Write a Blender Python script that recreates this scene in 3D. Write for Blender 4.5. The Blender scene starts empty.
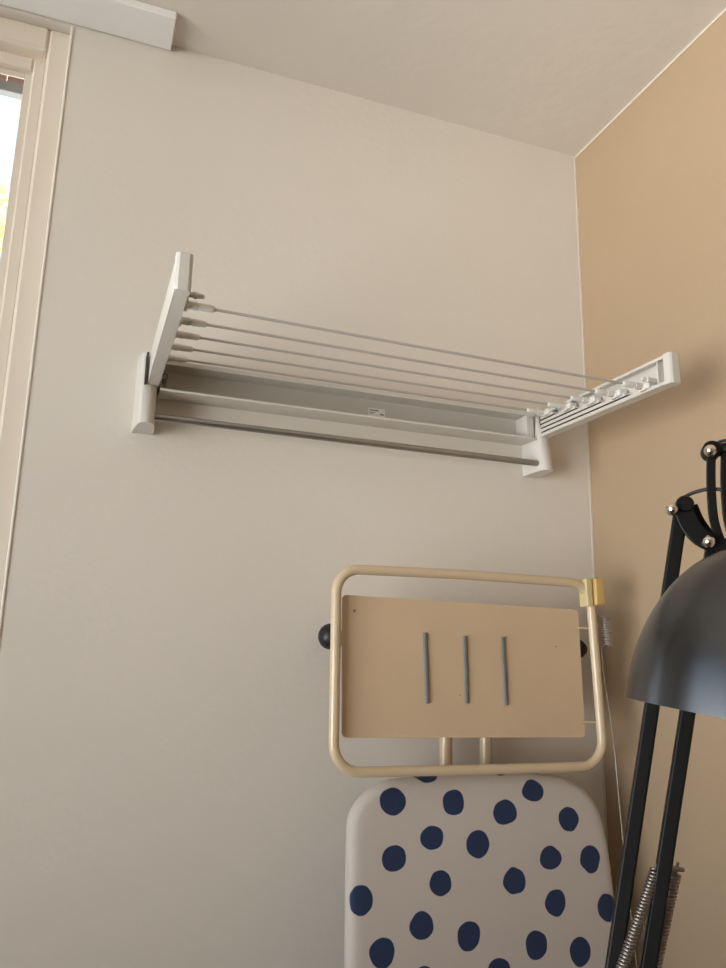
import bpy, bmesh, math, random
from mathutils import Vector, Matrix
random.seed(7)
S = bpy.context.scene
COL = S.collection
PI = math.pi

# ------------------------------------------------------------------ materials
def new_mat(name):
    m = bpy.data.materials.new(name); m.use_nodes = True
    nt = m.node_tree
    return m, nt, nt.nodes['Principled BSDF']

def set_in(b, **kw):
    for k, v in kw.items():
        k = k.replace('_', ' ')
        if k in b.inputs: b.inputs[k].default_value = v

def paint(name, col, rough=0.6, var=0.03, scale=6.0, bump=0.0, bscale=220.0, metallic=0.0, coat=0.0, dist=0.002, detail=6.0, spec=0.5):
    """plain painted / moulded surface with a faint mottling and optional surface grain"""
    m, nt, b = new_mat(name)
    N, L = nt.nodes, nt.links
    tc = N.new('ShaderNodeTexCoord')
    n = N.new('ShaderNodeTexNoise'); n.inputs['Scale'].default_value = scale; n.inputs['Detail'].default_value = detail
    L.new(tc.outputs['Object'], n.inputs['Vector'])
    r = N.new('ShaderNodeValToRGB')
    r.color_ramp.elements[0].position = 0.3; r.color_ramp.elements[1].position = 0.7
    r.color_ramp.elements[0].color = (*[c * (1 - var) for c in col], 1)
    r.color_ramp.elements[1].color = (*[min(1, c * (1 + var)) for c in col], 1)
    L.new(n.outputs['Fac'], r.inputs['Fac']); L.new(r.outputs['Color'], b.inputs['Base Color'])
    set_in(b, Roughness=rough, Metallic=metallic, Coat_Weight=coat, Specular_IOR_Level=spec)
    if bump > 0:
        n2 = N.new('ShaderNodeTexNoise'); n2.inputs['Scale'].default_value = bscale; n2.inputs['Detail'].default_value = 4
        L.new(tc.outputs['Object'], n2.inputs['Vector'])
        bp = N.new('ShaderNodeBump'); bp.inputs['Strength'].default_value = bump; bp.inputs['Distance'].default_value = dist
        L.new(n2.outputs['Fac'], bp.inputs['Height']); L.new(bp.outputs['Normal'], b.inputs['Normal'])
    return m

M = {}
M['wall_back'] = paint('wall_paint_off_white', (0.685, 0.64, 0.58), 0.75, 0.012, 3, bump=0.28, bscale=75, dist=0.0016)
M['wall_right'] = paint('wall_paint_magnolia', (0.375, 0.272, 0.175), 0.7, 0.015, 3, bump=0.28, bscale=60, dist=0.0016)
M['ceiling'] = paint('ceiling_paint', (0.67, 0.625, 0.57), 0.85, 0.02, 5, bump=0.35, bscale=40, dist=0.002)
M['arris_highlight'] = paint('arris_highlight_white', (0.90, 0.86, 0.79), 0.5, 0.03, 30)
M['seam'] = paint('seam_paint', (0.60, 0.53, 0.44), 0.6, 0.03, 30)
M['gloss_frame'] = paint('window_frame_gloss', (0.74, 0.665, 0.575), 0.28, 0.02, 4, bump=0.2, bscale=25, dist=0.001, coat=0.3)
M['batten'] = paint('batten_white', (0.82, 0.83, 0.83), 0.5, 0.02, 6, bump=0.2, bscale=40, dist=0.001)
M['floor'] = paint('floor_wood', (0.16, 0.10, 0.065), 0.45, 0.2, 3)
M['rack'] = paint('rack_white_plastic', (0.575, 0.55, 0.515), 0.30, 0.01, 20)
M['rack_metal'] = paint('rack_white_coated', (0.57, 0.54, 0.50), 0.28, 0.01, 20)
M['peg'] = paint('peg_white', (0.67, 0.64, 0.61), 0.35, 0.02, 50)
M['slot'] = paint('slot_dark', (0.035, 0.03, 0.027), 0.7, 0.1, 40)
M['cord_line'] = paint('line_white', (0.43, 0.395, 0.37), 0.4, 0.03, 60)
M['alu'] = paint('aluminium', (0.36, 0.345, 0.33), 0.32, 0.05, 60, metallic=0.85)
M['screw'] = paint('screw_steel', (0.22, 0.20, 0.18), 0.4, 0.2, 90, metallic=0.7)
M['sticker'] = paint('sticker_paper', (0.82, 0.80, 0.76), 0.55, 0.01, 40)
M['ink'] = paint('ink', (0.05, 0.045, 0.04), 0.6, 0.05, 40)
M['cream'] = paint('cream_enamel', (0.60, 0.475, 0.325), 0.27, 0.02, 12, coat=0.4)
M['plate'] = paint('cream_plate_enamel', (0.60, 0.45, 0.305), 0.24, 0.035, 9, bump=0.22, bscale=9, dist=0.004, coat=0.25)
M['strip'] = paint('grey_silicone', (0.16, 0.165, 0.16), 0.55, 0.08, 80)
M['rubber'] = paint('black_rubber', (0.006, 0.007, 0.009), 0.45, 0.15, 40)
M['wire'] = paint('zinc_wire', (0.36, 0.33, 0.29), 0.38, 0.05, 60, metallic=0.8)
M['clip'] = paint('yellowed_plastic', (0.60, 0.40, 0.14), 0.38, 0.12, 45)
M['clip_pale'] = paint('pale_yellow_plastic', (0.60, 0.49, 0.27), 0.38, 0.08, 45)
M['lamp_black'] = paint('black_lacquer', (0.003, 0.003, 0.0033), 0.45, 0.05, 30, spec=0.28)
M['shade'] = paint('black_satin_shade', (0.004, 0.004, 0.0045), 0.26, 0.03, 8, spec=0.95)
M['shade_in'] = paint('shade_inside_white', (0.75, 0.75, 0.73), 0.5, 0.02, 8)
M['chrome'] = paint('satin_steel', (0.72, 0.66, 0.58), 0.22, 0.03, 50, metallic=1.0)
M['spring'] = paint('spring_steel', (0.26, 0.225, 0.20), 0.42, 0.05, 90, metallic=0.9)
M['cable'] = paint('black_cable', (0.015, 0.015, 0.015), 0.5, 0.05, 30)
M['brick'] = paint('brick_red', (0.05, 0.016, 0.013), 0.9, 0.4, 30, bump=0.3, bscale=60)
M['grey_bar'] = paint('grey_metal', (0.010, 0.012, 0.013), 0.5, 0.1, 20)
M['leaf'] = paint('yellow_green_leaf', (0.50, 0.48, 0.08), 0.6, 0.35, 3)
M['bark'] = paint('bark', (0.20, 0.15, 0.10), 0.9, 0.3, 12)
M['bulb'] = paint('bulb_white', (0.85, 0.85, 0.82), 0.3, 0.01, 8)

def glass_mat():
    m, nt, b = new_mat('window_glass')
    N, L = nt.nodes, nt.links
    N.remove(b)
    t = N.new('ShaderNodeBsdfTransparent'); t.inputs['Color'].default_value = (0.93, 0.95, 0.95, 1)
    g = N.new('ShaderNodeBsdfGlossy'); g.inputs['Roughness'].default_value = 0.03
    f = N.new('ShaderNodeFresnel'); f.inputs['IOR'].default_value = 1.45
    mx = N.new('ShaderNodeMixShader')
    L.new(f.outputs[0], mx.inputs[0]); L.new(t.outputs[0], mx.inputs[1]); L.new(g.outputs[0], mx.inputs[2])
    L.new(mx.outputs[0], N['Material Output'].inputs['Surface'])
    return m
M['glass'] = glass_mat()

# dots: (across, down the board from its top edge, radius across, radius down) in metres
DOTS = [(0.4132, 0.0287, 0.0183, 0.0165), (0.4996, 0.0332, 0.0163, 0.0157), (0.6235, 0.023, 0.0172, 0.0151), (0.5771, 0.0489, 0.0181, 0.0159),
        (0.6783, 0.0618, 0.0166, 0.0163), (0.4672, 0.0753, 0.0170, 0.0152), (0.5339, 0.0857, 0.0176, 0.0171), (0.6447, 0.1089, 0.0172, 0.0145),
        (0.7087, 0.1148, 0.0165, 0.0171), (0.4132, 0.0962, 0.0166, 0.0157), (0.4779, 0.1301, 0.0164, 0.0154), (0.5863, 0.135, 0.0172, 0.0163),
        (0.3692, 0.1414, 0.0140, 0.0173), (0.6482, 0.1651, 0.0162, 0.0170), (0.7304, 0.1773, 0.0165, 0.0172), (0.4492, 0.176, 0.0166, 0.0163),
        (0.5156, 0.1927, 0.0170, 0.0175), (0.6141, 0.2127, 0.016, 0.0168), (0.6807, 0.2266, 0.0170, 0.0176), (0.3962, 0.2015, 0.0166, 0.0174),
        (0.5571, 0.2382, 0.016, 0.0162), (0.4509, 0.2373, 0.0163, 0.0157), (0.3435, 0.0918, 0.0076, 0.0125), (0.4652, -0.0071, 0.0191, 0.0145),
        (0.5785, -0.0145, 0.0189, 0.0162)]
for rep in range(1, 5):                       # the print goes on down the board
    for (a, v, ra, rv) in DOTS[:22]:
        DOTS.append((0.34 + (a - 0.34 + 0.137 * rep) % 0.41, v + 0.252 * rep, max(ra, 0.0155), max(rv, 0.0155)))

def dotted_fabric():
    m, nt, b = new_mat('white_fabric_with_navy_dots')
    N, L = nt.nodes, nt.links
    tc = N.new('ShaderNodeTexCoord')
    wob = N.new('ShaderNodeTexNoise'); wob.inputs['Scale'].default_value = 38; wob.inputs['Detail'].default_value = 1
    L.new(tc.outputs['Object'], wob.inputs['Vector'])
    sub = N.new('ShaderNodeVectorMath'); sub.operation = 'SUBTRACT'; sub.inputs[1].default_value = (.5, .5, .5)
    L.new(wob.outputs['Color'], sub.inputs[0])
    ma = N.new('ShaderNodeVectorMath'); ma.operation = 'MULTIPLY_ADD'; ma.inputs[1].default_value = (.007, 0, .007)
    L.new(sub.outputs[0], ma.inputs[0]); L.new(tc.outputs['Object'], ma.inputs[2])
    last = None
    for (x, v, rx, rz) in DOTS:
        k = N.new('ShaderNodeVectorMath'); k.operation = 'MULTIPLY_ADD'
        k.inputs[1].default_value = (1 / rx, 0, 1 / rz)
        k.inputs[2].default_value = (-(x - 0.0045) / rx, 0, v / rz)
        L.new(ma.outputs[0], k.inputs[0])
        ln = N.new('ShaderNodeVectorMath'); ln.operation = 'LENGTH'; L.new(k.outputs[0], ln.inputs[0])
        if last is None: last = ln.outputs['Value']
        else:
            mn = N.new('ShaderNodeMath'); mn.operation = 'MINIMUM'
            L.new(last, mn.inputs[0]); L.new(ln.outputs['Value'], mn.inputs[1]); last = mn.outputs[0]
    rp = N.new('ShaderNodeValToRGB')
    rp.color_ramp.elements[0].position = 0.0; rp.color_ramp.elements[1].position = 1.0
    lt = N.new('ShaderNodeMapRange'); lt.inputs['From Min'].default_value = 0.975; lt.inputs['From Max'].default_value = 1.025
    L.new(last, lt.inputs['Value'])
    rp.color_ramp.elements[0].color = (0.009, 0.024, 0.075, 1)
    rp.color_ramp.elements[1].color = (0.52, 0.465, 0.425, 1)
    L.new(lt.outputs[0], rp.inputs['Fac']); L.new(rp.outputs['Color'], b.inputs['Base Color'])
    set_in(b, Roughness=0.85, Sheen_Weight=0.1)
    wv = N.new('ShaderNodeTexNoise'); wv.inputs['Scale'].default_value = 9; wv.inputs['Detail'].default_value = 5
    L.new(tc.outputs['Object'], wv.inputs['Vector'])
    bp = N.new('ShaderNodeBump'); bp.inputs['Strength'].default_value = 0.35; bp.inputs['Distance'].default_value = 0.006
    L.new(wv.outputs['Fac'], bp.inputs['Height']); L.new(bp.outputs['Normal'], b.inputs['Normal'])
    return m
M['dots'] = dotted_fabric()

# ------------------------------------------------------------------ mesh helpers
def obj(name, bm, mat, parent=None, smooth=None, bevel=0.0, segs=2, loc=None, mat2=None):
    me = bpy.data.meshes.new(name)
    bmesh.ops.recalc_face_normals(bm, faces=bm.faces)
    bm.to_mesh(me); bm.free()
    me.materials.append(M[mat])
    if mat2: me.materials.append(M[mat2])
    o = bpy.data.objects.new(name, me); COL.objects.link(o)
    if parent: o.parent = parent
    if loc: o.location = loc
    if bevel > 0:
        b = o.modifiers.new('bevel', 'BEVEL'); b.width = bevel; b.segments = segs; b.limit_method = 'ANGLE'; b.angle_limit = math.radians(35)
    if smooth is not None:
        for p in me.polygons: p.use_smooth = True
        try:
            me.set_sharp_from_angle(angle=math.radians(smooth))
        except Exception: pass
    return o

def thing(name, label, cat, loc=(0, 0, 0), group=None):
    o = bpy.data.objects.new(name, None); COL.objects.link(o)
    o.location = loc; o.empty_display_size = 0.1
    o['label'] = label; o['category'] = cat
    if group: o['group'] = group
    return o

def struct(o, label=None, cat=None):
    o['kind'] = 'structure'
    if label: o['label'] = label
    if cat: o['category'] = cat
    return o

def box(bm, x0, x1, y0, y1, z0, z1, mi=0):
    vs = [bm.verts.new((x, y, z)) for x in (x0, x1) for y in (y0, y1) for z in (z0, z1)]
    for f in ((0, 1, 3, 2), (4, 6, 7, 5), (0, 4, 5, 1), (2, 3, 7, 6), (0, 2, 6, 4), (1, 5, 7, 3)):
        fc = bm.faces.new([vs[i] for i in f]); fc.material_index = mi
    return vs

def boxes(*bs):
    bm = bmesh.new()
    for b in bs: box(bm, *b)
    return bm

def catmull(pts, n=8, closed=False):
    P = [Vector(p) for p in pts]; out = []
    m = len(P); rng = range(m) if closed else range(m - 1)
    for i in rng:
        if closed: a, b, c, d = P[(i - 1) % m], P[i], P[(i + 1) % m], P[(i + 2) % m]
        else: a, b, c, d = P[max(i - 1, 0)], P[i], P[i + 1], P[min(i + 2, m - 1)]
        for k in range(n):
            t = k / n
            out.append(0.5 * ((2 * b) + (c - a) * t + (2 * a - 5 * b + 4 * c - d) * t * t + (3 * b - a - 3 * c + d) * t ** 3))
    if not closed: out.append(P[-1])
    return out

def tube(bm, pts, r, seg=12, closed=False, caps=True, radii=None, section=None, up=None):
    """sweep a circle (or a given 2-D section) along points"""
    P = [Vector(p) for p in pts]; m = len(P)
    sec = section or [(math.cos(2 * PI * k / seg) , math.sin(2 * PI * k / seg)) for k in range(seg)]
    n = len(sec); rings = []
    T = []
    for i in range(m):
        if closed: t = P[(i + 1) % m] - P[(i - 1) % m]
        else: t = P[min(i + 1, m - 1)] - P[max(i - 1, 0)]
        T.append(t.normalized())
    u = Vector(up) if up else (Vector((0, 0, 1)) if abs(T[0].z) < 0.9 else Vector((1, 0, 0)))
    for i in range(m):
        u = (u - T[i] * u.dot(T[i])).normalized()
        w = T[i].cross(u)
        rr = radii[i] if radii else r
        rings.append([bm.verts.new(P[i] + (u * a + w * b) * rr) for a, b in sec])
    for i in range(m if closed else m - 1):
        A, B = rings[i], rings[(i + 1) % m]
        for k in range(n):
            bm.faces.new((A[k], A[(k + 1) % n], B[(k + 1) % n], B[k]))
    if caps and not closed:
        bm.faces.new(rings[0]); bm.faces.new(list(reversed(rings[-1])))
    return bm

def lathe(bm, prof, origin=(0, 0, 0), axis=(0, 0, 1), seg=32, close=False):
    """prof: list of (radius, height along axis)"""
    ax = Vector(axis).normalized(); o = Vector(origin)
    u = ax.orthogonal().normalized(); w = ax.cross(u)
    rings = []
    for r, h in prof:
        if r < 1e-6: rings.append([bm.verts.new(o + ax * h)])
        else: rings.append([bm.verts.new(o + ax * h + (u * math.cos(2 * PI * k / seg) + w * math.sin(2 * PI * k / seg)) * r) for k in range(seg)])
    pairs = list(zip(rings, rings[1:])) + ([(rings[-1], rings[0])] if close else [])
    for A, B in pairs:
        for k in range(seg):
            k2 = (k + 1) % seg
            if len(A) == 1 and len(B) == 1: continue
            if len(A) == 1: bm.faces.new((A[0], B[k], B[k2]))
            elif len(B) == 1: bm.faces.new((A[k], A[k2], B[0]))
            else: bm.faces.new((A[k], A[k2], B[k2], B[k]))
    return bm

def prism(bm, outline, y0, y1, plane='xz'):
    """extrude a 2-D outline"""
    def p(a, b, c):
        return {'xz': (a, c, b), 'xy': (a, b, c), 'yz': (c, a, b)}[plane]
    A = [bm.verts.new(p(a, b, y0)) for a, b in outline]
    B = [bm.verts.new(p(a, b, y1)) for a, b in outline]
    bm.faces.new(A); bm.faces.new(list(reversed(B)))
    n = len(outline)
    for k in range(n): bm.faces.new((A[k], A[(k + 1) % n], B[(k + 1) % n], B[k]))
    return bm

def rrect(x0, x1, z0, z1, r, n=6):
    out = []
    for cx, cz, a0 in ((x1 - r, z1 - r, 0), (x0 + r, z1 - r, 90), (x0 + r, z0 + r, 180), (x1 - r, z0 + r, 270)):
        for k in range(n + 1):
            a = math.radians(a0 + 90 * k / n); out.append((cx + r * math.cos(a), cz + r * math.sin(a)))
    return out

def coil(a, b, R, turns, r, hook=0.0, seg=6, per=12):
    """helical spring from a to b"""
    a, b = Vector(a), Vector(b); ax = (b - a); Lh = ax.length; ax.normalize()
    u = ax.orthogonal().normalized(); w = ax.cross(u); pts = []
    if hook:
        for k in range(14):
            t = PI * 1.5 * (1 - k / 13.0)
            pts.append(a - ax * (hook * 0.5 + hook * 0.6 * math.sin(t)) + u * (R * 0.8 * math.cos(t)))
    n = int(turns * per)
    for i in range(n + 1):
        t = i / n
        pts.append(a + ax * (Lh * t) + (u * math.cos(2 * PI * turns * t) + w * math.sin(2 * PI * turns * t)) * R)
    return tube(bmesh.new(), pts, r, seg)

# ------------------------------------------------------------------ room shell
CEIL = 2.449; XR = 0.819; XL = -1.08; YB = -3.0
WX0, WX1, WZ0, WZ1 = -0.42, -0.0850, 0.95, 2.434       # window opening in the back wall

bm = boxes((XL - .1, XR + .1, YB - .1, 0.2, -0.1, 0)); struct(obj('floor', bm, 'floor'))
bm = boxes((XL - .1, XR + .1, YB - .1, 0.2, CEIL, CEIL + .1)); struct(obj('ceiling', bm, 'ceiling'))
bm = boxes((WX1, XR + .1, 0, .11, 0, CEIL), (XL - .1, WX0, 0, .11, 0, CEIL), (WX0, WX1, 0, .11, 0, WZ0), (WX0, WX1, 0, .11, WZ1, CEIL))
struct(obj('wall_back', bm, 'wall_back'))
bm = boxes((XR, XR + .1, YB, 0, 0, CEIL)); struct(obj('wall_right', bm, 'wall_right'))
# left wall with a window, behind and left of the camera
LY0, LY1, LZ0, LZ1 = -1.64,-.32,.81,2.39
bm = boxes((XL - .1, XL, YB, LY0, 0, CEIL), (XL - .1, XL, LY1, 0, 0, CEIL), (XL - .1, XL, LY0, LY1, 0, LZ0), (XL - .1, XL, LY0, LY1, LZ1, CEIL))
struct(obj('wall_left', bm, 'wall_back'))
struct(obj('wall_rear', boxes((XL - .1, XR + .1, YB - .1, YB, 0, CEIL)), 'wall_back'))

def frame_boxes(x0, x1, z0, z1, wl, wt, y0, y1):
    return [(x0, x0 + wl, y0, y1, z0, z1), (x1 - wl, x1, y0, y1, z0, z1), (x0 + wl, x1 - wl, y0, y1, z1 - wt, z1), (x0 + wl, x1 - wl, y0, y1, z0, z0 + wt)]

# window_1, in the back wall, painted gloss frame stepping forward towards the pane
w1 = bpy.data.objects.new('window_1', None); COL.objects.link(w1); w1.location = ((WX0 + WX1) / 2, 0, WZ0)
struct(w1, 'painted timber window with stepped cream frame at the left edge', 'window')
def wobj(name, bm, mat, **kw):
    o = obj(name, bm, mat, None, **kw); o.parent = w1; o.matrix_parent_inverse = Matrix.Translation(-w1.location); return o
wobj('window_casing', boxes(*frame_boxes(WX0, WX1, WZ0, WZ1, 0.0326, 0.0405, 0.015, 0.056)), 'gloss_frame', bevel=0.0042, segs=1)
wobj('window_frame', boxes(*frame_boxes(WX0 + .0326, WX1 - .0326, WZ0 + .0438, WZ1 - .0438, 0.0188, 0.0202, 0.035, 0.0565)), 'gloss_frame', bevel=0.0028, segs=1)
wobj('window_sash', boxes(*frame_boxes(WX0 + .0514, WX1 - .0514, WZ0 + .0640, WZ1 - .0640, 0.0114, 0.0101, 0.0485, 0.0510)), 'gloss_frame', bevel=0.0012, segs=2)
wobj('window_pane', boxes((WX0 + .058, WX1 - .058, 0.0495, 0.0505, WZ0 + .069, WZ1 - .069)), 'glass')
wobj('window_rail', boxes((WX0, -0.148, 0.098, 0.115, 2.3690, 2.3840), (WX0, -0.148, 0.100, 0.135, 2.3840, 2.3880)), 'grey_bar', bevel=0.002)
# brick course outside above the pane
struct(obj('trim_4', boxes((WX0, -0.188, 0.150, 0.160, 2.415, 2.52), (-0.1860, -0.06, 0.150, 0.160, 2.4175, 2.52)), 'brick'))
struct(obj('trim_5', boxes((WX1 - .0024, WX1 + .0010, -.0018, .006, 0, WZ1)), 'arris_highlight', bevel=.0010))  # added bead, painted brighter for the light caught on the wall's rounded edge

# ceiling batten over the window, with a thin dark gap against the wall
struct(obj('trim_1', boxes((XL, 0.0610, -0.070, -0.0020, 2.4362, CEIL)), 'batten', bevel=0.0015),
       'flat white painted board fixed to the ceiling above the window', 'board')
# caulk beads along the right wall
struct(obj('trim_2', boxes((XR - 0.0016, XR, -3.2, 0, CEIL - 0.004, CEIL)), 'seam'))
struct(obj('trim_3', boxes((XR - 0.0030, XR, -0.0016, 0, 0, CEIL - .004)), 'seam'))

def plain_window(name, horizontal_axis, a0, a1, z0, z1, plane, label):
    e = bpy.data.objects.new(name, None); COL.objects.link(e); struct(e, label, 'window')
    def mk(nm, bs, mat):
        bm = bmesh.new()
        for (p0, p1, q0, q1, r0, r1) in bs:
            if horizontal_axis == 'y': box(bm, plane + q0, plane + q1, p0, p1, r0, r1)
            else: box(bm, p0, p1, plane + q0, plane + q1, r0, r1)
        return obj(nm, bm, mat, e, bevel=0.003 if mat != 'glass' else 0)
    mid = (a0 + a1) / 2
    fb = [(p0, p1, -.095, -.070, r0, r1) for (p0, p1, _, _, r0, r1) in frame_boxes(a0, a1, z0, z1, .020, .020, 0, 0)]
    mk('window_frame', fb, 'gloss_frame')
    mk('window_pane', [(a0 + .02, a1 - .02, -.084, -.080, z0 + .02, z1 - .02)], 'glass')
plain_window('window_2', 'y', LY0, LY1, LZ0, LZ1, XL, 'window in the left wall behind the camera')

# tree outside window_1
tr = thing('tree', 'sunlit yellow-green tree outside the window', 'tree', (-1.15, 6.0, 0))
bm = bmesh.new(); tube(bm, [(0, 0, -1.0), (.03, 0, 1.2), (0, .05, 2.6), (-.05, .05, 4.4)], .1, 10, radii=[.14, .11, .09, .03])
for k in range(6):
    a = k * 1.1; tube(bm, [(0, .03, 2.0 + .35 * k), (.45 * math.cos(a), .45 * math.sin(a), 2.6 + .4 * k), (.9 * math.cos(a), .9 * math.sin(a), 3.0 + .42 * k)], .03, 6, radii=[.05, .03, .01])
obj('trunk', bm, 'bark', tr, smooth=60)
bm = bmesh.new()
for k in range(3800):
    while True:
        p = Vector((random.uniform(-1, 1), random.uniform(-1, 1), random.uniform(-1, 1)))
        if 0.25 < p.length < 1: break
    c = Vector((p.x * 1.5, p.y * 1.4, 3.6 + p.z * 2.0))
    q = Vector((random.gauss(0, 1), random.gauss(0, 1), random.gauss(0, 1))).normalized()
    u = q.orthogonal().normalized(); w = q.cross(u); s = random.uniform(.05, .09)
    vs = [bm.verts.new(c + u * s), bm.verts.new(c + w * s * .5 + q * .01), bm.verts.new(c - u * s), bm.verts.new(c - w * s * .5 + q * .01)]
    bm.faces.new(vs)
obj('foliage', bm, 'leaf', tr)

# ------------------------------------------------------------------ wall drying rack
rack = thing('drying_rack', 'white extendable wall-mounted drying rack with five lines pulled out above a grey rail', 'drying rack', (0.383, 0, 1.806))
def robj(name, bm, mat, parent=None, **kw):
    o = obj(name, bm, mat, None, **kw); o.parent = parent or rack
    base = rack.location
    o.matrix_parent_inverse = Matrix.Translation(-base) if parent is None else Matrix.Identity(4)
    return o
# child-of-child: parent sits at the same frame, so identity inverse keeps world coordinates
XC = 0.3830                       # mid-plane of the rack
def mir(x, s): return XC + s * (x - XC) if s < 0 else x

def bracket(s):
    # plan outline (x, y) of the bracket, left one; mirrored for the right
    out = [(0.0525, 0.0), (0.0530, -0.012), (0.0560, -0.040), (0.0580, -0.0520), (0.0600, -0.0570), (0.0640, -0.0590),
           (0.0700, -0.0590), (0.0745, -0.0570), (0.0775, -0.0520), (0.0800, -0.040), (0.0815, -0.022), (0.0820, 0.0)]
    out = [(mir(x, s), y) for x, y in out]
    bm = bmesh.new(); prism(bm, out, 1.8065, 1.9150, 'xy')
    # scoop the upper part back so that the arm hinges in front of it
    for v in bm.verts:
        if v.co.z > 1.9 and v.co.y < -0.03: v.co.y = -0.034 + (v.co.y + .059) * .3
    bmesh.ops.subdivide_edges(bm, edges=[e for e in bm.edges if abs(e.verts[0].co.z - e.verts[1].co.z) > .05], cuts=6, use_grid_fill=False)
    o = robj('wall_bracket', bm, 'rack', smooth=40)
    d = boxes((min(mir(.0612, s), mir(.0640, s)), max(mir(.0612, s), mir(.0640, s)), -0.0605, -0.030, 1.8640, 1.9060))
    if s > 0:
        so = obj('slot', d, 'slot', o); so['label'] = 'dark hinge slot'
    return o
bracket(1); bracket(-1)

# wall rail: C-shaped channel open towards the room
X0, X1 = 0.0835, 0.6835
Z0, Z1, YF = 1.8600, 1.9050, -0.0425
prof = [(0, Z0), (YF, Z0), (YF - .0005, Z0 + .0030), (YF + .0005, Z0 + .0035), (-.0045, Z0 + .0025), (-.0035, Z0 + .005), (-.0035, Z1 - .005), (-.0045, Z1 - .0025),
        (YF + .0015, Z1 - .0025), (YF + .0015, Z1 - .0060), (YF, Z1 - .0060), (YF - .0005, Z1), (0, Z1)]
bm = bmesh.new(); prism(bm, prof, X0, X1, 'yz')
rail = robj('wall_rail', bm, 'rack_metal', bevel=0.0004)
st = obj('product_sticker', boxes((0.4050, 0.4330, -0.0040, -0.0036, 1.8765, 1.8895)), 'sticker', rail)
# tiny unreadable print on the sticker
bm = boxes((0.4070, 0.4220, -0.0043, -0.0039, 1.8852, 1.8868), (0.4070, 0.4160, -0.0043, -0.0039, 1.8818, 1.8826), (0.4070, 0.4130, -0.0043, -0.0039, 1.8802, 1.8808),
           (0.4240, 0.4310, -0.0043, -0.0039, 1.8792, 1.8806), (0.4255, 0.4300, -0.0043, -0.0039, 1.8812, 1.8817))
pr = obj('sticker_print', bm, 'ink', rail); pr['label'] = 'dark printed lines of the small sticker'
for s in (1, -1):          # screws and hooks of the mounting plates inside the channel
    cx = 0.0905 if s > 0 else 0.6750
    bm = bmesh.new(); lathe(bm, [(0, .006), (.0026, .006), (.0036, .0045), (.004, .002), (.004, 0), (0, 0)], (cx, -.010, 1.884), (0, -1, 0), 14)
    tube(bm, catmull([(cx - .004, -.018, 1.890), (cx, -.021, 1.8925), (cx + .0035, -.021, 1.889), (cx + .002, -.02, 1.884), (cx - .001, -.018, 1.879), (cx + .003, -.018, 1.874)], 5), .0009, 6)
    robj('mounting_screw', bm, 'screw', smooth=50)
    a, b_ = (0.0835, 0.0850) if s > 0 else (0.6700, 0.6835)
    robj('rail_end_cap', boxes((a, b_, -.0385, -.0036, 1.8635, 1.9020)), 'rack', bevel=.001)
# towel rail
bm = bmesh.new(); tube(bm, [(0.0740, -.040, 1.8215), (0.6925, -.040, 1.8205)], .0051, 20)
o = robj('towel_rail', bm, 'alu', smooth=50); o['label'] = 'grey metal rail below the white channel'

# folding side arms: channel section, inner side open
AYB, AYF = -0.030, -0.3440
AZ0, AZ1 = 1.8655, 1.9055
def arm(s):
    xo, xi = 0.0655, 0.0815
    def X(x): return mir(x, s) + (0.0080 if s < 0 else 0)
    def bx(a, b, *r): return (min(X(a), X(b)), max(X(a), X(b)), *r)
    bm = boxes(bx(xo, xo + .0018, AYF, AYB, AZ0, AZ1),                 # outer web
               bx(xo + .0018, xi, AYF, AYB, AZ0, AZ0 + .0018), bx(xo + .0018, xi, AYF, AYB, AZ1 - .0018, AZ1),    # flanges
               bx(xi - .0016, xi, AYF, AYB, AZ0 + .0018, AZ0 + .0042), bx(xi - .0016, xi, AYF, AYB, AZ1 - .0042, AZ1 - .0018))
    o = robj('side_arm', bm, 'rack_metal', bevel=.0005)
    rb = boxes(bx(xo + .0018, xi - .0030, AYF + .0240, AYF + .0262, AZ0 + .0018, AZ1 - .0018))
    obj('web_rib', rb, 'rack_metal', o)
    # front end cap, slightly proud, with a shallow bow
    cap = bmesh.new()
    prof = [(X(xo - .0008), AYF + .010), (X(xo - .0008), AYF - .001), (X(xo + .003), AYF - .0032), (X(xi - .003), AYF - .0032), (X(xi + .0008), AYF - .001), (X(xi + .0008), AYF + .010)]
    prism(cap, prof, AZ0 - .0012, AZ1 + .0012, 'xy')
    obj('end_cap', cap, 'rack', o, bevel=.0012, segs=3)
    ys = [-.2960, -.2370, -.1790, -.1200, -.0610]
    for k, yk in enumerate(ys):
        z = 1.8695 + .0072 * k
        bm = boxes(bx(xo + .0046, xi - .0018, yk - .016, AYB - .010 - .0, z - .0025, z + .0021))
        obj('telescopic_slat', bm, 'rack_metal', o, bevel=.0005)
        if k < 4:   # dark joint between this slat and the shorter one above it
            obj('slat_joint', boxes(bx(xo + .0019, xi - .0030, yk + .0400, AYB - .010, z + .0021, z + .0047)), 'slot', o)
        # carriage block carrying the line
        bm = boxes(bx(xo + .0060, xi + .0030, yk - .0120, yk + .0095, z - .0005, z + .0085), bx(xi, xi + .0045, yk - .0050, yk + .0070, z - .0020, z + .0070))
        obj('slat_carriage', bm, 'peg', o, bevel=.0012, segs=2)
    # spare peg at the very end of the slats
    z = 1.8735; yk = -.3130
    bm = bmesh.new(); lathe(bm, [(0, 0), (.0030, 0), (.0030, .011), (.0040, .0115), (.0040, .0150), (.0030, .0160), (.0026, .0225), (0, .0232)], (X(xi - .004), yk, z + .0035), (s, 0, 0), 14)
    obj('spare_peg', bm, 'peg', o, smooth=40)
    obj('hinge_gap', boxes(bx(xo + .0019, xi - .0015, AYB - .0115, AYB - .0095, AZ0 + .003, AZ1 - .005)), 'slot', o)
    for q in [o] + list(o.children):          # the arms are not quite level
        for v in q.data.vertices:
            v.co.z += (.0020 if s > 0 else -.0072) * max(0, (AYB - v.co.y) / (AYB - AYF))
    return o
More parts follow.
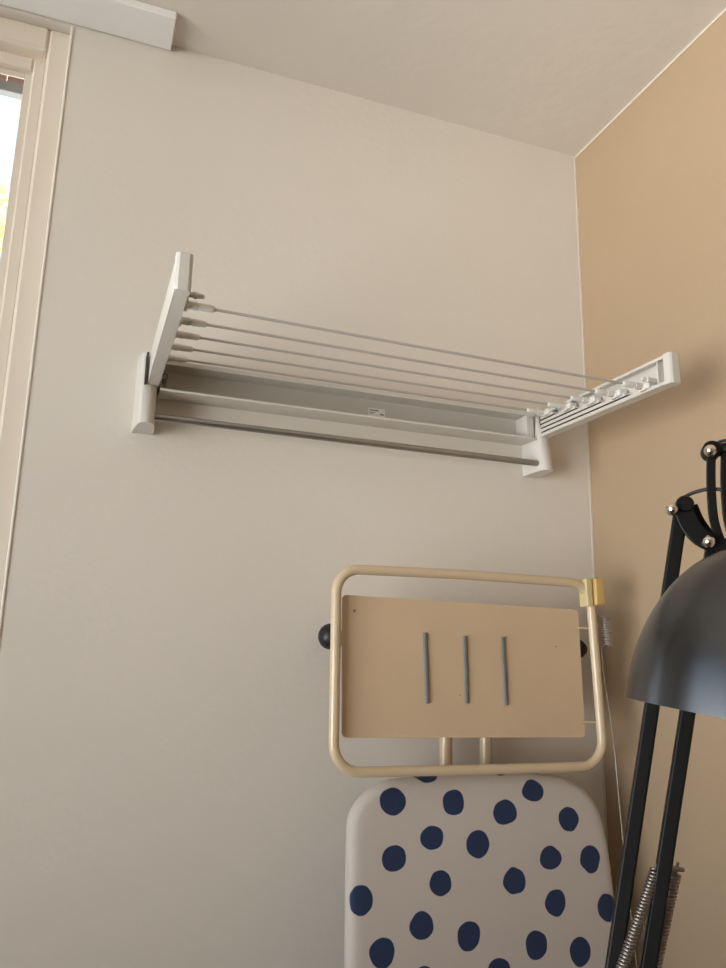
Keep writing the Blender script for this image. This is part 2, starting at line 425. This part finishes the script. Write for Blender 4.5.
arm(1); arm(-1)

def slope(x, yk):
    t = (x - .0795) / .611
    return (.0020 * (1 - t) - .0072 * t) * (AYB - yk) / (AYB - AYF)
for k, yk in enumerate([-.2950, -.2360, -.1780, -.1190, -.0600]):
    z = 1.8695 + .0072 * k + .0040
    ln_ = bmesh.new(); tube(ln_, [(0.110, yk, z + slope(.11, yk)), (XC, yk, z - .0004 + slope(XC, yk)), (0.662, yk, z + slope(.662, yk))], .0017, 10)
    l = robj('drying_line', ln_, 'cord_line', smooth=60)
    for s in (1, -1):
        b0 = mir(.0795, s); ax = (s, 0, 0)
        bm = bmesh.new()
        lathe(bm, [(0, 0), (.0044, 0), (.0046, .0130), (.0048, .0150), (.0048, .0158), (.0036, .0162), (.0036, .0172), (.0042, .0176), (.0043, .0200), (.0040, .0290),
                   (.0036, .0340), (.0030, .0350), (.0020, .0358), (0, .0360)], (b0, yk, z), ax, 16)
        for v in bm.verts: v.co.z += slope(v.co.x, yk)
        if s < 0:
            for v in bm.verts: v.co.x += .0065
        obj('line_end_sleeve', bm, 'peg', l, smooth=35)

# ------------------------------------------------------------------ ironing board leaning on the wall
T = math.radians(4.0)
board = thing('ironing_board', 'folded ironing board with navy polka dot cover leaning on the white wall', 'ironing board', (0.545, -0.14, 0))
TOPZ, TOPY = 1.352, -0.100
def on(x, v, d=0.0):
    """point on the leaning board: x across, v down from its top edge, d in front of its face"""
    return Vector((x, TOPY - v * math.sin(T) - d * math.cos(T), TOPZ - v * math.cos(T) + d * -math.sin(T) * -1 * 0))
def bobj(name, bm, mat, parent=None, **kw):
    o = obj(name, bm, mat, None, **kw); o.parent = parent or board
    if parent is None: o.matrix_parent_inverse = Matrix.Translation(-board.location)
    return o
ctrl = [(0.3478, 0.26), (0.3482, 0.2119), (0.3490, 0.130), (0.3498, 0.0807), (0.3519, 0.0503), (0.3600, 0.0325), (0.3728, 0.0195), (0.3890, 0.0095), (0.4099, 0.0030), (0.4500, 0.0002), (0.5418, 0.0000),
        (0.6300, 0.0020), (0.6640, 0.0050), (0.6807, 0.0095), (0.7030, 0.0205), (0.7214, 0.0383), (0.7310, 0.0560), (0.7370, 0.0780), (0.7412, 0.1080), (0.7438, 0.1589), (0.7440, 0.26)]
side = [(0.744, 0.55), (0.735, 0.75), (0.705, 0.95), (0.665, 1.10), (0.615, 1.20), (0.546, 1.235), (0.477, 1.20), (0.427, 1.10), (0.387, 0.95), (0.357, 0.75), (0.348, 0.55)]
out2 = [(p.x, p.y) for p in catmull([(a, b, 0) for a, b in ctrl + side], 5, closed=True)]
# padded cover: concentric rings rolled over the edge (local frame: x, -depth, z = -v)
cx0, cv0 = 0.545, 0.60
def ring(bm, inset, depth):
    vs = []
    n = len(out2)
    for i, (a, v) in enumerate(out2):
        pa, na = out2[i - 1], out2[(i + 1) % n]
        t = Vector((na[0] - pa[0], na[1] - pa[1])).normalized(); nrm = Vector((-t.y, t.x))
        if nrm.dot(Vector((cx0 - a, cv0 - v))) < 0: nrm = -nrm
        vs.append(bm.verts.new((a + nrm.x * inset, depth, -(v + nrm.y * inset))))
    return vs
bm = bmesh.new()
rr = [ring(bm, i, d) for i, d in ((.016, .027), (.004, .026), (0.0005, .020), (0, .013), (.0012, .0065), (.0045, .0022), (.010, .0004), (.018, 0))]
for A, B in zip(rr, rr[1:]):
    n = len(A)
    for k in range(n): bm.faces.new((A[k], A[(k + 1) % n], B[(k + 1) % n], B[k]))
bm.faces.new(rr[0]); bm.faces.new(list(reversed(rr[-1])))
cover = bobj('board_cover', bm, 'dots', smooth=50)
cover.matrix_parent_inverse = Matrix.Identity(4)
cover.location = Vector((0.0045, TOPY, TOPZ)) - board.location
cover.rotation_euler = (-T, 0, 0)
cover['label'] = 'white padded cloth cover printed with irregular navy dots'
# metal under-frame tube behind the cover
bm = bmesh.new()
uo = [(0.405, 0.15), (0.43, 0.075), (0.47, .05), (0.545, 0.045), (0.63, .05), (0.67, 0.075), (0.695, 0.15), (0.70, 0.55), (0.68, 0.85), (0.60, 1.12), (0.545, 1.17), (0.49, 1.12), (0.41, 0.85), (0.395, 0.55)]
tube(bm, [on(p.x, p.y, -.037) for p in catmull([(a, b, 0) for a, b in uo], 5, closed=True)], .009, 10, closed=True)
bobj('under_frame', bm, 'cream', smooth=60)

# folded leg: two tubes up to a crossbar with black rubber feet, behind the iron rest
for x in (0.5215, 0.5865):
    bm = bmesh.new(); tube(bm, catmull([(x, -0.036, 1.527), (x, -.0365, 1.40), (x, -.038, 1.20), (x, -.085, 0.75), (x, -.128, 0.35)], 6), .0095, 16)
    bobj('leg', bm, 'cream', smooth=60)
bm = bmesh.new(); tube(bm, [(0.345, -0.030, 1.5315), (0.750, -0.030, 1.5265)], .0105, 16)
fb = bobj('foot_bar', bm, 'cream', smooth=60)
for s, x, z in ((-1, 0.3545, 1.5335), (1, 0.7475, 1.5260)):
    bm = bmesh.new()
    P = [(0, 0), (.0175, 0), (.0185, .002), (.0187, .008), (.0178, .014), (.0155, .0195), (.0120, .0235), (.007, .0262), (0, .0275)] if s < 0 else \
        [(0, 0), (.0168, 0), (.0172, .004), (.0160, .010), (.0130, .0165), (.0090, .0215), (.0075, .0230), (0, .0235)]
    lathe(bm, P, (x, -0.0300, z), (s, 0, 0), 28)
    f = bobj('rubber_foot', bm, 'rubber', fb, smooth=40); f['label'] = 'black rubber foot'

# iron rest: bent tube frame with plate
def bent_frame():
    L0, L1, B0, B1 = 0.3245, 0.7345, 1.3620, 1.6240
    pts = []
    def arc(cx, cz, r, a0, a1, n=8):
        for k in range(n + 1):
            a = math.radians(a0 + (a1 - a0) * k / n); pts.append((cx + r * math.cos(a), cz + r * math.sin(a)))
    r = .035
    arc(L1 - r - .0085, B1 - .003 - r, r, 90, 0)                 # top right
    pts.append((0.7300, 1.50))
    arc(0.7345 - .036, B0 + .036 - .002, .036, 0, -90)         # bottom right
    pts.append((0.52, 1.3605))
    arc(0.3265 + .036, B0 + .036, .036, 270, 180)
    pts.append((0.3255, 1.50))
    arc(0.3245 + .032, 1.6205 - .032, .032, 180, 90)
    pts.append((0.51, 1.6225))
    return pts
bm = bmesh.new()
fp = bent_frame()
tube(bm, [(a, -0.1120, b) for a, b in fp], .0068, 16, closed=True)
restf = bobj('iron_rest_frame', bm, 'cream', smooth=60)
bm = bmesh.new()
poly = rrect(0.0, 1.0, 0.0, 0.5, .018, 5)
def bil(u, v):
    xa = .3350 + (.3398 - .3350) * (1 - v); xb = .7085 + (.7120 - .7085) * (1 - v)
    za = 1.4035 + (1.5865 - 1.4035) * v; zb = 1.3990 + (1.5815 - 1.3990) * v
    return (xa + (xb - xa) * u, za + (zb - za) * u)
poly = [bil(u, v / .5) for u, v in poly]
prism(bm, poly, -0.1045, -0.1030, 'xz')
plate = bobj('iron_rest_plate', bm, 'plate', restf, bevel=.0004); plate['label'] = 'beige enamelled plate'
for (xa, za, xm, zm, xb, zb) in ((.4565, 1.5400, .4587, 1.493, .4605, 1.4463), (.5177, 1.5375, .5192, 1.492, .5201, 1.4464), (.5782, 1.5378, .5797, 1.5003, .5819, 1.4440)):
    bm = bmesh.new(); tube(bm, catmull([(xa, -.1058, za), (xm, -.1058, zm), (xb, -.1058, zb)], 6), .0034, 10, section=[(.55 * math.cos(t * PI / 5), math.sin(t * PI / 5)) for t in range(10)], up=(0, -1, 0))
    q = bobj('heat_strip', bm, 'strip', plate, smooth=60); q['label'] = 'grey rubber heat strip'
for x, z, r in ((.3532, 1.5659, .0020), (.6670, 1.5267, .0012), (.510, 1.4570, .0010)):
    bm = bmesh.new(); lathe(bm, [(r, 0), (r * .8, .0004), (0, .0006)], (x, -.1045, z), (0, -1, 0), 12)
    bobj('rivet', bm, 'screw', plate, smooth=60)
for z in (1.5548, 1.4204):
    for xa, xb in ((.7060, .7335),):
        bm = bmesh.new(); tube(bm, [(xa, -.1065, z), (xb, -.1100, z)], .0014, 8)
        bobj('plate_wire', bm, 'cream', restf, smooth=60)
# rest support arms behind: join the rest frame to the board's under-frame
for x in (0.455, 0.640):
    bm = bmesh.new(); tube(bm, catmull([(x, -.1070, 1.3610), (x, -.093, 1.3590), (x, -.066, 1.335), (x, -.0665, 1.29)], 5), .0050, 10)
    bobj('rest_support', bm, 'cream', smooth=60)

# cord holder clipped on the top right corner of the rest
bm = bmesh.new()
prism(bm, [(.7110, 1.6270), (.7225, 1.6290), (.7235, 1.5870), (.7130, 1.5855)], -.1225, -.1020, 'xz')
clip = bobj('cord_clip', bm, 'clip_pale', bevel=.002, segs=3); clip['label'] = 'yellowed plastic clip of the cord holder'
bm = bmesh.new()
prism(bm, [(.7245, 1.6280), (.7400, 1.6285), (.7420, 1.5895), (.7250, 1.5870)], -.1270, -.1010, 'xz')
bobj('clip_jaw', bm, 'clip', clip, bevel=.003, segs=3)
bm = bmesh.new(); tube(bm, catmull([(.7345, -.115, 1.592), (.7350, -.115, 1.580), (.7372, -.115, 1.5735), (.7415, -.115, 1.5712), (.7450, -.112, 1.5710)], 5), .0013, 8)
bobj('cord_rod', bm, 'wire', clip, smooth=60)
bm = coil((.7510, -.112, 1.5712), (.7530, -.112, 1.5295), .0076, 12, .00085)
bobj('cord_spring', bm, 'wire', clip, smooth=60)
bm = bmesh.new()
tube(bm, catmull([(.7480, -.1120, 1.5300), (.7425, -.1125, 1.5285), (.7403, -.113, 1.5240), (.7410, -.113, 1.505), (.7430, -.113, 1.4802), (.7537, -.113, 1.3956), (.7575, -.113, 1.3260), (.7615, -.113, 1.2601), (.7673, -.113, 1.1818), (.7734, -.113, 1.0994), (.781, -.113, 0.98)], 6), .0009, 8)
bobj('cord_wire', bm, 'wire', clip, smooth=60)

# ------------------------------------------------------------------ architect floor lamp
lamp = thing('floor_lamp', 'black architect floor lamp with domed shade and twin sprung arms at the right', 'lamp', (0.40, -0.53, 0))
def lobj(name, bm, mat, parent=None, **kw):
    o = obj(name, bm, mat, None, **kw); o.parent = parent or lamp
    if parent is None: o.matrix_parent_inverse = Matrix.Translation(-lamp.location)
    return o
CAM = Vector((0, -1.1, 1.5)); CR = Vector((0.93814888, -0.34568535, 0.01945061)); CU = Vector((-0.09452283, -0.20167023, 0.97488181)); CF = Vector((0.33307975, 0.91642281, 0.22187186))
sideV = Vector((0.81, -0.58, 0.0)).normalized()        # the plane of the arm joints faces this way
nrmV = Vector((-0.58, -0.81, 0.0)).normalized()        # towards the room
SQ = [(1, .8), (.8, 1), (-.8, 1), (-1, .8), (-1, -.8), (-.8, -1), (.8, -1), (1, -.8)]
P1 = Vector((0.5200, -0.5350, 1.6420)); P2 = Vector((0.5455, -0.5500, 1.6050))
d1 = (Vector((0.4438, -0.5056, 1.2589)) - Vector((0.4933, -0.4976, 1.4532)))
A1 = Vector((0.5165, -0.5300, 1.6400)); A1m = Vector((0.4933, -0.5140, 1.4532)); A1b = Vector((0.4438, -0.5056, 1.2589))
def down(a, b, z): t = (a.z - z) / (a.z - b.z); return a + (b - a) * t
top1 = Vector((0.5210, -0.5340, 1.6450)); bot1 = down(top1, Vector((0.4428, -0.5050, 1.2588)), 1.13)
top2 = Vector((0.5425, -0.5470, 1.6100)); bot2 = down(top2, Vector((0.4650, -0.5210, 1.2619)), 1.12)
for a, b in ((top1, bot1), (top2, bot2)):
    bm = bmesh.new(); tube(bm, [a, b], .0062, section=SQ, up=tuple(sideV))
    lobj('lower_arm', bm, 'lamp_black', bevel=.0006)

def knob(p, r, ax=None, mat='chrome', name='knob', dome=True, parent=None):
    bm = bmesh.new()
    ax = ax or tuple(nrmV)
    if dome: P = [(0, -.004), (r * .8, -.004), (r * .8, -.001), (r * 1.0, 0), (r * 1.02, r * .45), (r * .9, r * .85), (r * .62, r * 1.2), (r * .3, r * 1.36), (0, r * 1.4)]
    else: P = [(0, -.003), (r, -.003), (r, .002), (r * .8, .0032), (0, .0036)]
    lathe(bm, P, tuple(p), ax, 24)
    return lobj(name, bm, mat, parent, smooth=45)

# elbow: two curved plates joining the pivots
def curved_plate(pts, half, thick, off, name='elbow_plate'):
    """flat plate following pts, facing nrmV"""
    C_ = catmull(pts, 6); n = len(C_); bm = bmesh.new(); A = []; B = []; A2 = []; B2 = []
    for i, p in enumerate(C_):
        t = (C_[min(i + 1, n - 1)] - C_[max(i - 1, 0)]).normalized()
        w = t.cross(nrmV).normalized() * (half[i * (len(half) - 1) // max(1, n - 1)] if isinstance(half, list) else half)
        q = p + nrmV * off
        A.append(bm.verts.new(q + w)); B.append(bm.verts.new(q - w)); A2.append(bm.verts.new(q + w - nrmV * thick)); B2.append(bm.verts.new(q - w - nrmV * thick))
    for i in range(n - 1):
        bm.faces.new((A[i], A[i + 1], B[i + 1], B[i])); bm.faces.new((A2[i], B2[i], B2[i + 1], A2[i + 1]))
        bm.faces.new((A[i], A2[i], A2[i + 1], A[i + 1])); bm.faces.new((B[i], B[i + 1], B2[i + 1], B2[i]))
    bm.faces.new((A[0], B[0], B2[0], A2[0])); bm.faces.new((A[-1], A2[-1], B2[-1], B[-1]))
    return lobj(name, bm, 'lamp_black', bevel=.0012, segs=2, smooth=40)
e0 = Vector((0.5195, -0.5350, 1.6470)); e1 = Vector((0.5240, -0.5365, 1.6290)); e2 = Vector((0.5320, -0.5420, 1.6150)); e3 = Vector((0.5460, -0.5500, 1.6075))
curved_plate([e0, e1, e2, e3], .0085, .003, .012)
f0 = Vector((0.5260, -0.5400, 1.6480)); f1 = Vector((0.5310, -0.5420, 1.6330)); f2 = Vector((0.5390, -0.5460, 1.6190)); f3 = Vector((0.5490, -0.5520, 1.6110))
curved_plate([f0, f1, f2, f3], .0085, .003, -.012)
bm = bmesh.new(); lathe(bm, [(0, -.018), (.0068, -.018), (.0078, -.0165), (.0078, .0135), (.0066, .0150), (0, .0150)], tuple(e0 + Vector((.003, 0, -.001))), tuple(nrmV), 24)
lobj('pivot_barrel', bm, 'lamp_black', smooth=40)
bm = bmesh.new(); lathe(bm, [(0, -.018), (.0068, -.018), (.0078, -.0165), (.0078, .0135), (.0066, .0150), (0, .0150)], tuple(e3 + Vector((.002, 0, -.001))), tuple(nrmV), 24)
lobj('pivot_barrel', bm, 'lamp_black', smooth=40)
knob(Vector((0.5050, -0.5400, 1.6409)), .0058, ax=(-0.70, -0.71, 0.0))
knob(Vector((0.5240, -0.5610, 1.6095)), .0056, ax=(-0.70, -0.70, 0.05))

# upper arm: two bowed bars rising to the upper joint, and the link that carries the shade
u1 = [Vector((0.5440, -0.5560, 1.6080)), Vector((0.5372, -0.5560, 1.6290)), Vector((0.5342, -0.5580, 1.6500)), Vector((0.5335, -0.5600, 1.6720)), Vector((0.5345, -0.5620, 1.6940))]
for off in (Vector((0, 0, 0)), Vector((0.0094, -0.0070, -0.0015))):
    bm = bmesh.new(); tube(bm, catmull([p + off for p in u1], 6), .0036, section=SQ, up=tuple(sideV))
    lobj('upper_arm', bm, 'lamp_black', smooth=40)
u3 = [Vector((0.5600, -0.5720, 1.6080)), Vector((0.5500, -0.5680, 1.6300)), Vector((0.5490, -0.5690, 1.6480)), Vector((0.5440, -0.5680, 1.6600)), Vector((0.5455, -0.5690, 1.6780)), Vector((0.5480, -0.5720, 1.6940))]
bm = bmesh.new(); tube(bm, catmull(u3, 6), .0022, 10); lobj('tension_link', bm, 'lamp_black', smooth=50)
J = Vector((0.5345, -0.5620, 1.6940))
knob(Vector((0.5225, -0.5725, 1.6900)), .0054, ax=(-0.60, -0.80, 0.0))
bm = bmesh.new(); lathe(bm, [(0, -.012), (.0078, -.012), (.0082, -.010), (.0082, .005), (.0075, .0068), (0, .0068)], tuple(J + Vector((0, 0, .0005))), tuple(nrmV), 24)
lobj('pivot_barrel', bm, 'lamp_black', smooth=40)
# shade geometry
SC = Vector((0.4470, -0.6718, 1.4654)); SA = Vector((0.1274, -0.0930, 0.9875)).normalized(); SR = 0.0878
apex = SC + SA * 0.118
bm = bmesh.new()
tube(bm, catmull([J, J + Vector((.012, -.010, .0010)), Vector((0.5650, -0.6150, 1.690)), Vector((0.5700, -0.6900, 1.672)), Vector((0.5350, -0.7200, 1.650)), apex + SA * .052 + Vector((.02, -.005, .004)), apex + SA * .040], 8), .0062, 14)
lobj('shade_link', bm, 'lamp_black', smooth=50)
# shade: thin domed shell with rolled rim
prof = []
H = 0.1205
for k in range(0, 27):
    t = (PI / 2) * k / 26
    r = SR * math.cos(t) ** 0.878 if k < 26 else 0; h = H * math.sin(t) ** 1.064
    if r > 0.018: prof.append((r, h))
prof = [(SR - .0016, .0002)] + prof + [(.018, H * .985), (.018, H + .012)]
inner = [(.0165, H + .012), (.0165, H * .975)] + [(r - .0016, h - .0012) for r, h in reversed(prof[2:-2])]
bm = bmesh.new(); lathe(bm, prof + inner, tuple(SC), tuple(SA), 72, close=True)
nprof = len(prof)
bm.faces.ensure_lookup_table()
for i, f in enumerate(bm.faces):
    if i // 72 >= nprof: f.material_index = 1
shade = lobj('lamp_shade', bm, 'shade', smooth=50, mat2='shade_in'); shade['label'] = 'black satin domed metal shade'
bm = bmesh.new(); lathe(bm, [(0, 0), (.0205, 0), (.0215, .003), (.0215, .030), (.019, .036), (.010, .040), (0, .040)], tuple(SC + SA * (H + .008)), tuple(SA), 28)
lobj('lamp_socket', bm, 'lamp_black', shade, smooth=40)
bm = bmesh.new(); lathe(bm, [(0, -.048), (.012, -.045), (.022, -.035), (.026, -.022), (.022, -.006), (.014, .006), (.0125, .020), (0, .020)], tuple(SC + SA * (H * .85)), tuple(SA), 24)
lobj('bulb', bm, 'bulb', shade, smooth=60)

# springs hooked on a pin through the second lower arm
pin = Vector((0.4905, -0.5290, 1.3400))
bm = bmesh.new(); tube(bm, [pin - sideV * .010 + nrmV * .004 + Vector((0, 0, -.002)), pin + sideV * .008 + nrmV * -.010 + Vector((0, 0, -.006))], .0019, 10)
lobj('spring_pin', bm, 'spring', smooth=50)
sp1 = Vector((0.4760, -0.5235, 1.3350)); sp1b = Vector((0.4410, -0.5205, 1.2656)); sp1c = sp1 + (sp1b - sp1) * 2.6
lobj('spring', coil(sp1, sp1c, .0040, 74, .00115, hook=.007, per=10), 'spring', smooth=60)
sp2 = Vector((0.5101, -0.5083, 1.3277)); sp2b = Vector((0.4840, -0.5091, 1.2620)); sp2c = sp2 + (sp2b - sp2) * 2.9
lobj('spring', coil(sp2, sp2c, .0040, 74, .00115, hook=.007, per=10), 'spring', smooth=60)

# cables looping over the joints
def cable(pts, r=.0017):
    bm = bmesh.new(); tube(bm, catmull(pts, 8), r, 10); return lobj('power_cord', bm, 'cable', smooth=60)
cable([(0.5190, -0.5360, 1.6440), (0.5188, -0.5375, 1.6510), (0.5235, -0.5434, 1.6564), (0.5324, -0.5545, 1.6594), (0.5400, -0.5640, 1.6580), (0.5480, -0.5760, 1.6520), (0.556, -0.590, 1.640)])
cable([(0.5345, -0.5630, 1.6930), (0.5350, -0.5680, 1.6990), (0.5380, -0.5720, 1.7015), (0.5430, -0.5780, 1.7005), (0.556, -0.600, 1.693), (0.566, -0.660, 1.685)], .0015)

# lower joint, post and base (below the picture)
bm = bmesh.new()
prism(bm, [(-.032, -.02), (.032, -.02), (.036, .02), (.026, .055), (-.026, .055), (-.036, .02)], -.014, .014, 'xz')
jb = lobj('lower_joint', bm, 'lamp_black', bevel=.004, segs=3)
jc = (bot1 + bot2) / 2
for v in jb.data.vertices:
    c = v.co.copy(); v.co = jc + Vector((0, 0, -.02)) + sideV * c.x + nrmV * c.y + Vector((0, 0, c.z))
bm = bmesh.new(); tube(bm, [(jc.x, jc.y, .02), (jc.x, jc.y, jc.z - .03)], .011, 20)
lobj('post', bm, 'lamp_black', smooth=50)
bm = bmesh.new(); lathe(bm, [(0, 0), (.130, 0), (.135, .004), (.135, .014), (.128, .020), (.030, .024), (.016, .034), (.014, .05), (0, .05)], (jc.x, jc.y, 0), (0, 0, 1), 48)
lobj('base', bm, 'lamp_black', smooth=40)

# ------------------------------------------------------------------ daylight
w = bpy.data.worlds.new('sky'); S.world = w; w.use_nodes = True
N, L = w.node_tree.nodes, w.node_tree.links
bg = N['Background']
tc = N.new('ShaderNodeTexCoord'); sx = N.new('ShaderNodeSeparateXYZ'); L.new(tc.outputs['Generated'], sx.inputs[0])
rp = N.new('ShaderNodeValToRGB'); e = rp.color_ramp.elements
e[0].position = 0.0; e[0].color = (1.0, 0.945, 0.88, 1)
e[1].position = 1.0; e[1].color = (0.07, 0.09, 0.125, 1)
a = e.new(0.495); a.color = (1.0, 0.96, 0.92, 1)
a = e.new(0.52); a.color = (0.192000,0.211200,0.240000,1)
a = e.new(0.64); a.color = (0.192000,0.216000,0.254400,1)
a = e.new(0.70); a.color = (0.09, 0.11, 0.15, 1)
mp = N.new('ShaderNodeMapRange'); mp.inputs['From Min'].default_value = -1; mp.inputs['From Max'].default_value = 1
L.new(sx.outputs['Z'], mp.inputs['Value']); L.new(mp.outputs[0], rp.inputs['Fac'])
L.new(rp.outputs['Color'], bg.inputs['Color']); bg.inputs['Strength'].default_value = 6.0

def portal(name, loc, rot, sx_, sy_):
    l = bpy.data.lights.new(name, 'AREA'); l.shape = 'RECTANGLE'; l.size = sx_; l.size_y = sy_
    l.cycles.is_portal = True
    o = bpy.data.objects.new(name, l); COL.objects.link(o); o.location = loc; o.rotation_euler = rot
    return o
portal('portal_left', (XL - .11, (LY0 + LY1) / 2, (LZ0 + LZ1) / 2), (0, -PI / 2, 0), LZ1 - LZ0, LY1 - LY0)
portal('portal_back', ((WX0 + WX1) / 2, .112, (WZ0 + WZ1) / 2), (-PI / 2, 0, 0), WX1 - WX0, WZ1 - WZ0)

# ------------------------------------------------------------------ camera
cd = bpy.data.cameras.new('camera'); cam = bpy.data.objects.new('camera', cd); COL.objects.link(cam)
cd.sensor_fit = 'HORIZONTAL'; cd.sensor_width = 36; cd.lens = 779.39 * 36 / 726; cd.clip_start = 0.02
m = Matrix((( CR.x, CU.x, -CF.x, CAM.x), (CR.y, CU.y, -CF.y, CAM.y), (CR.z, CU.z, -CF.z, CAM.z), (0, 0, 0, 1)))
cam.matrix_world = m
S.camera = cam

S.view_settings.view_transform = 'Standard'; S.view_settings.look = 'None'
S.view_settings.exposure = 1.29; S.view_settings.gamma = 1.0; S.view_settings.use_curve_mapping = False
S.cycles.max_bounces = 12; S.cycles.diffuse_bounces = 8; S.cycles.transparent_max_bounces = 16
try: S.cycles.use_denoising = True
except Exception: pass
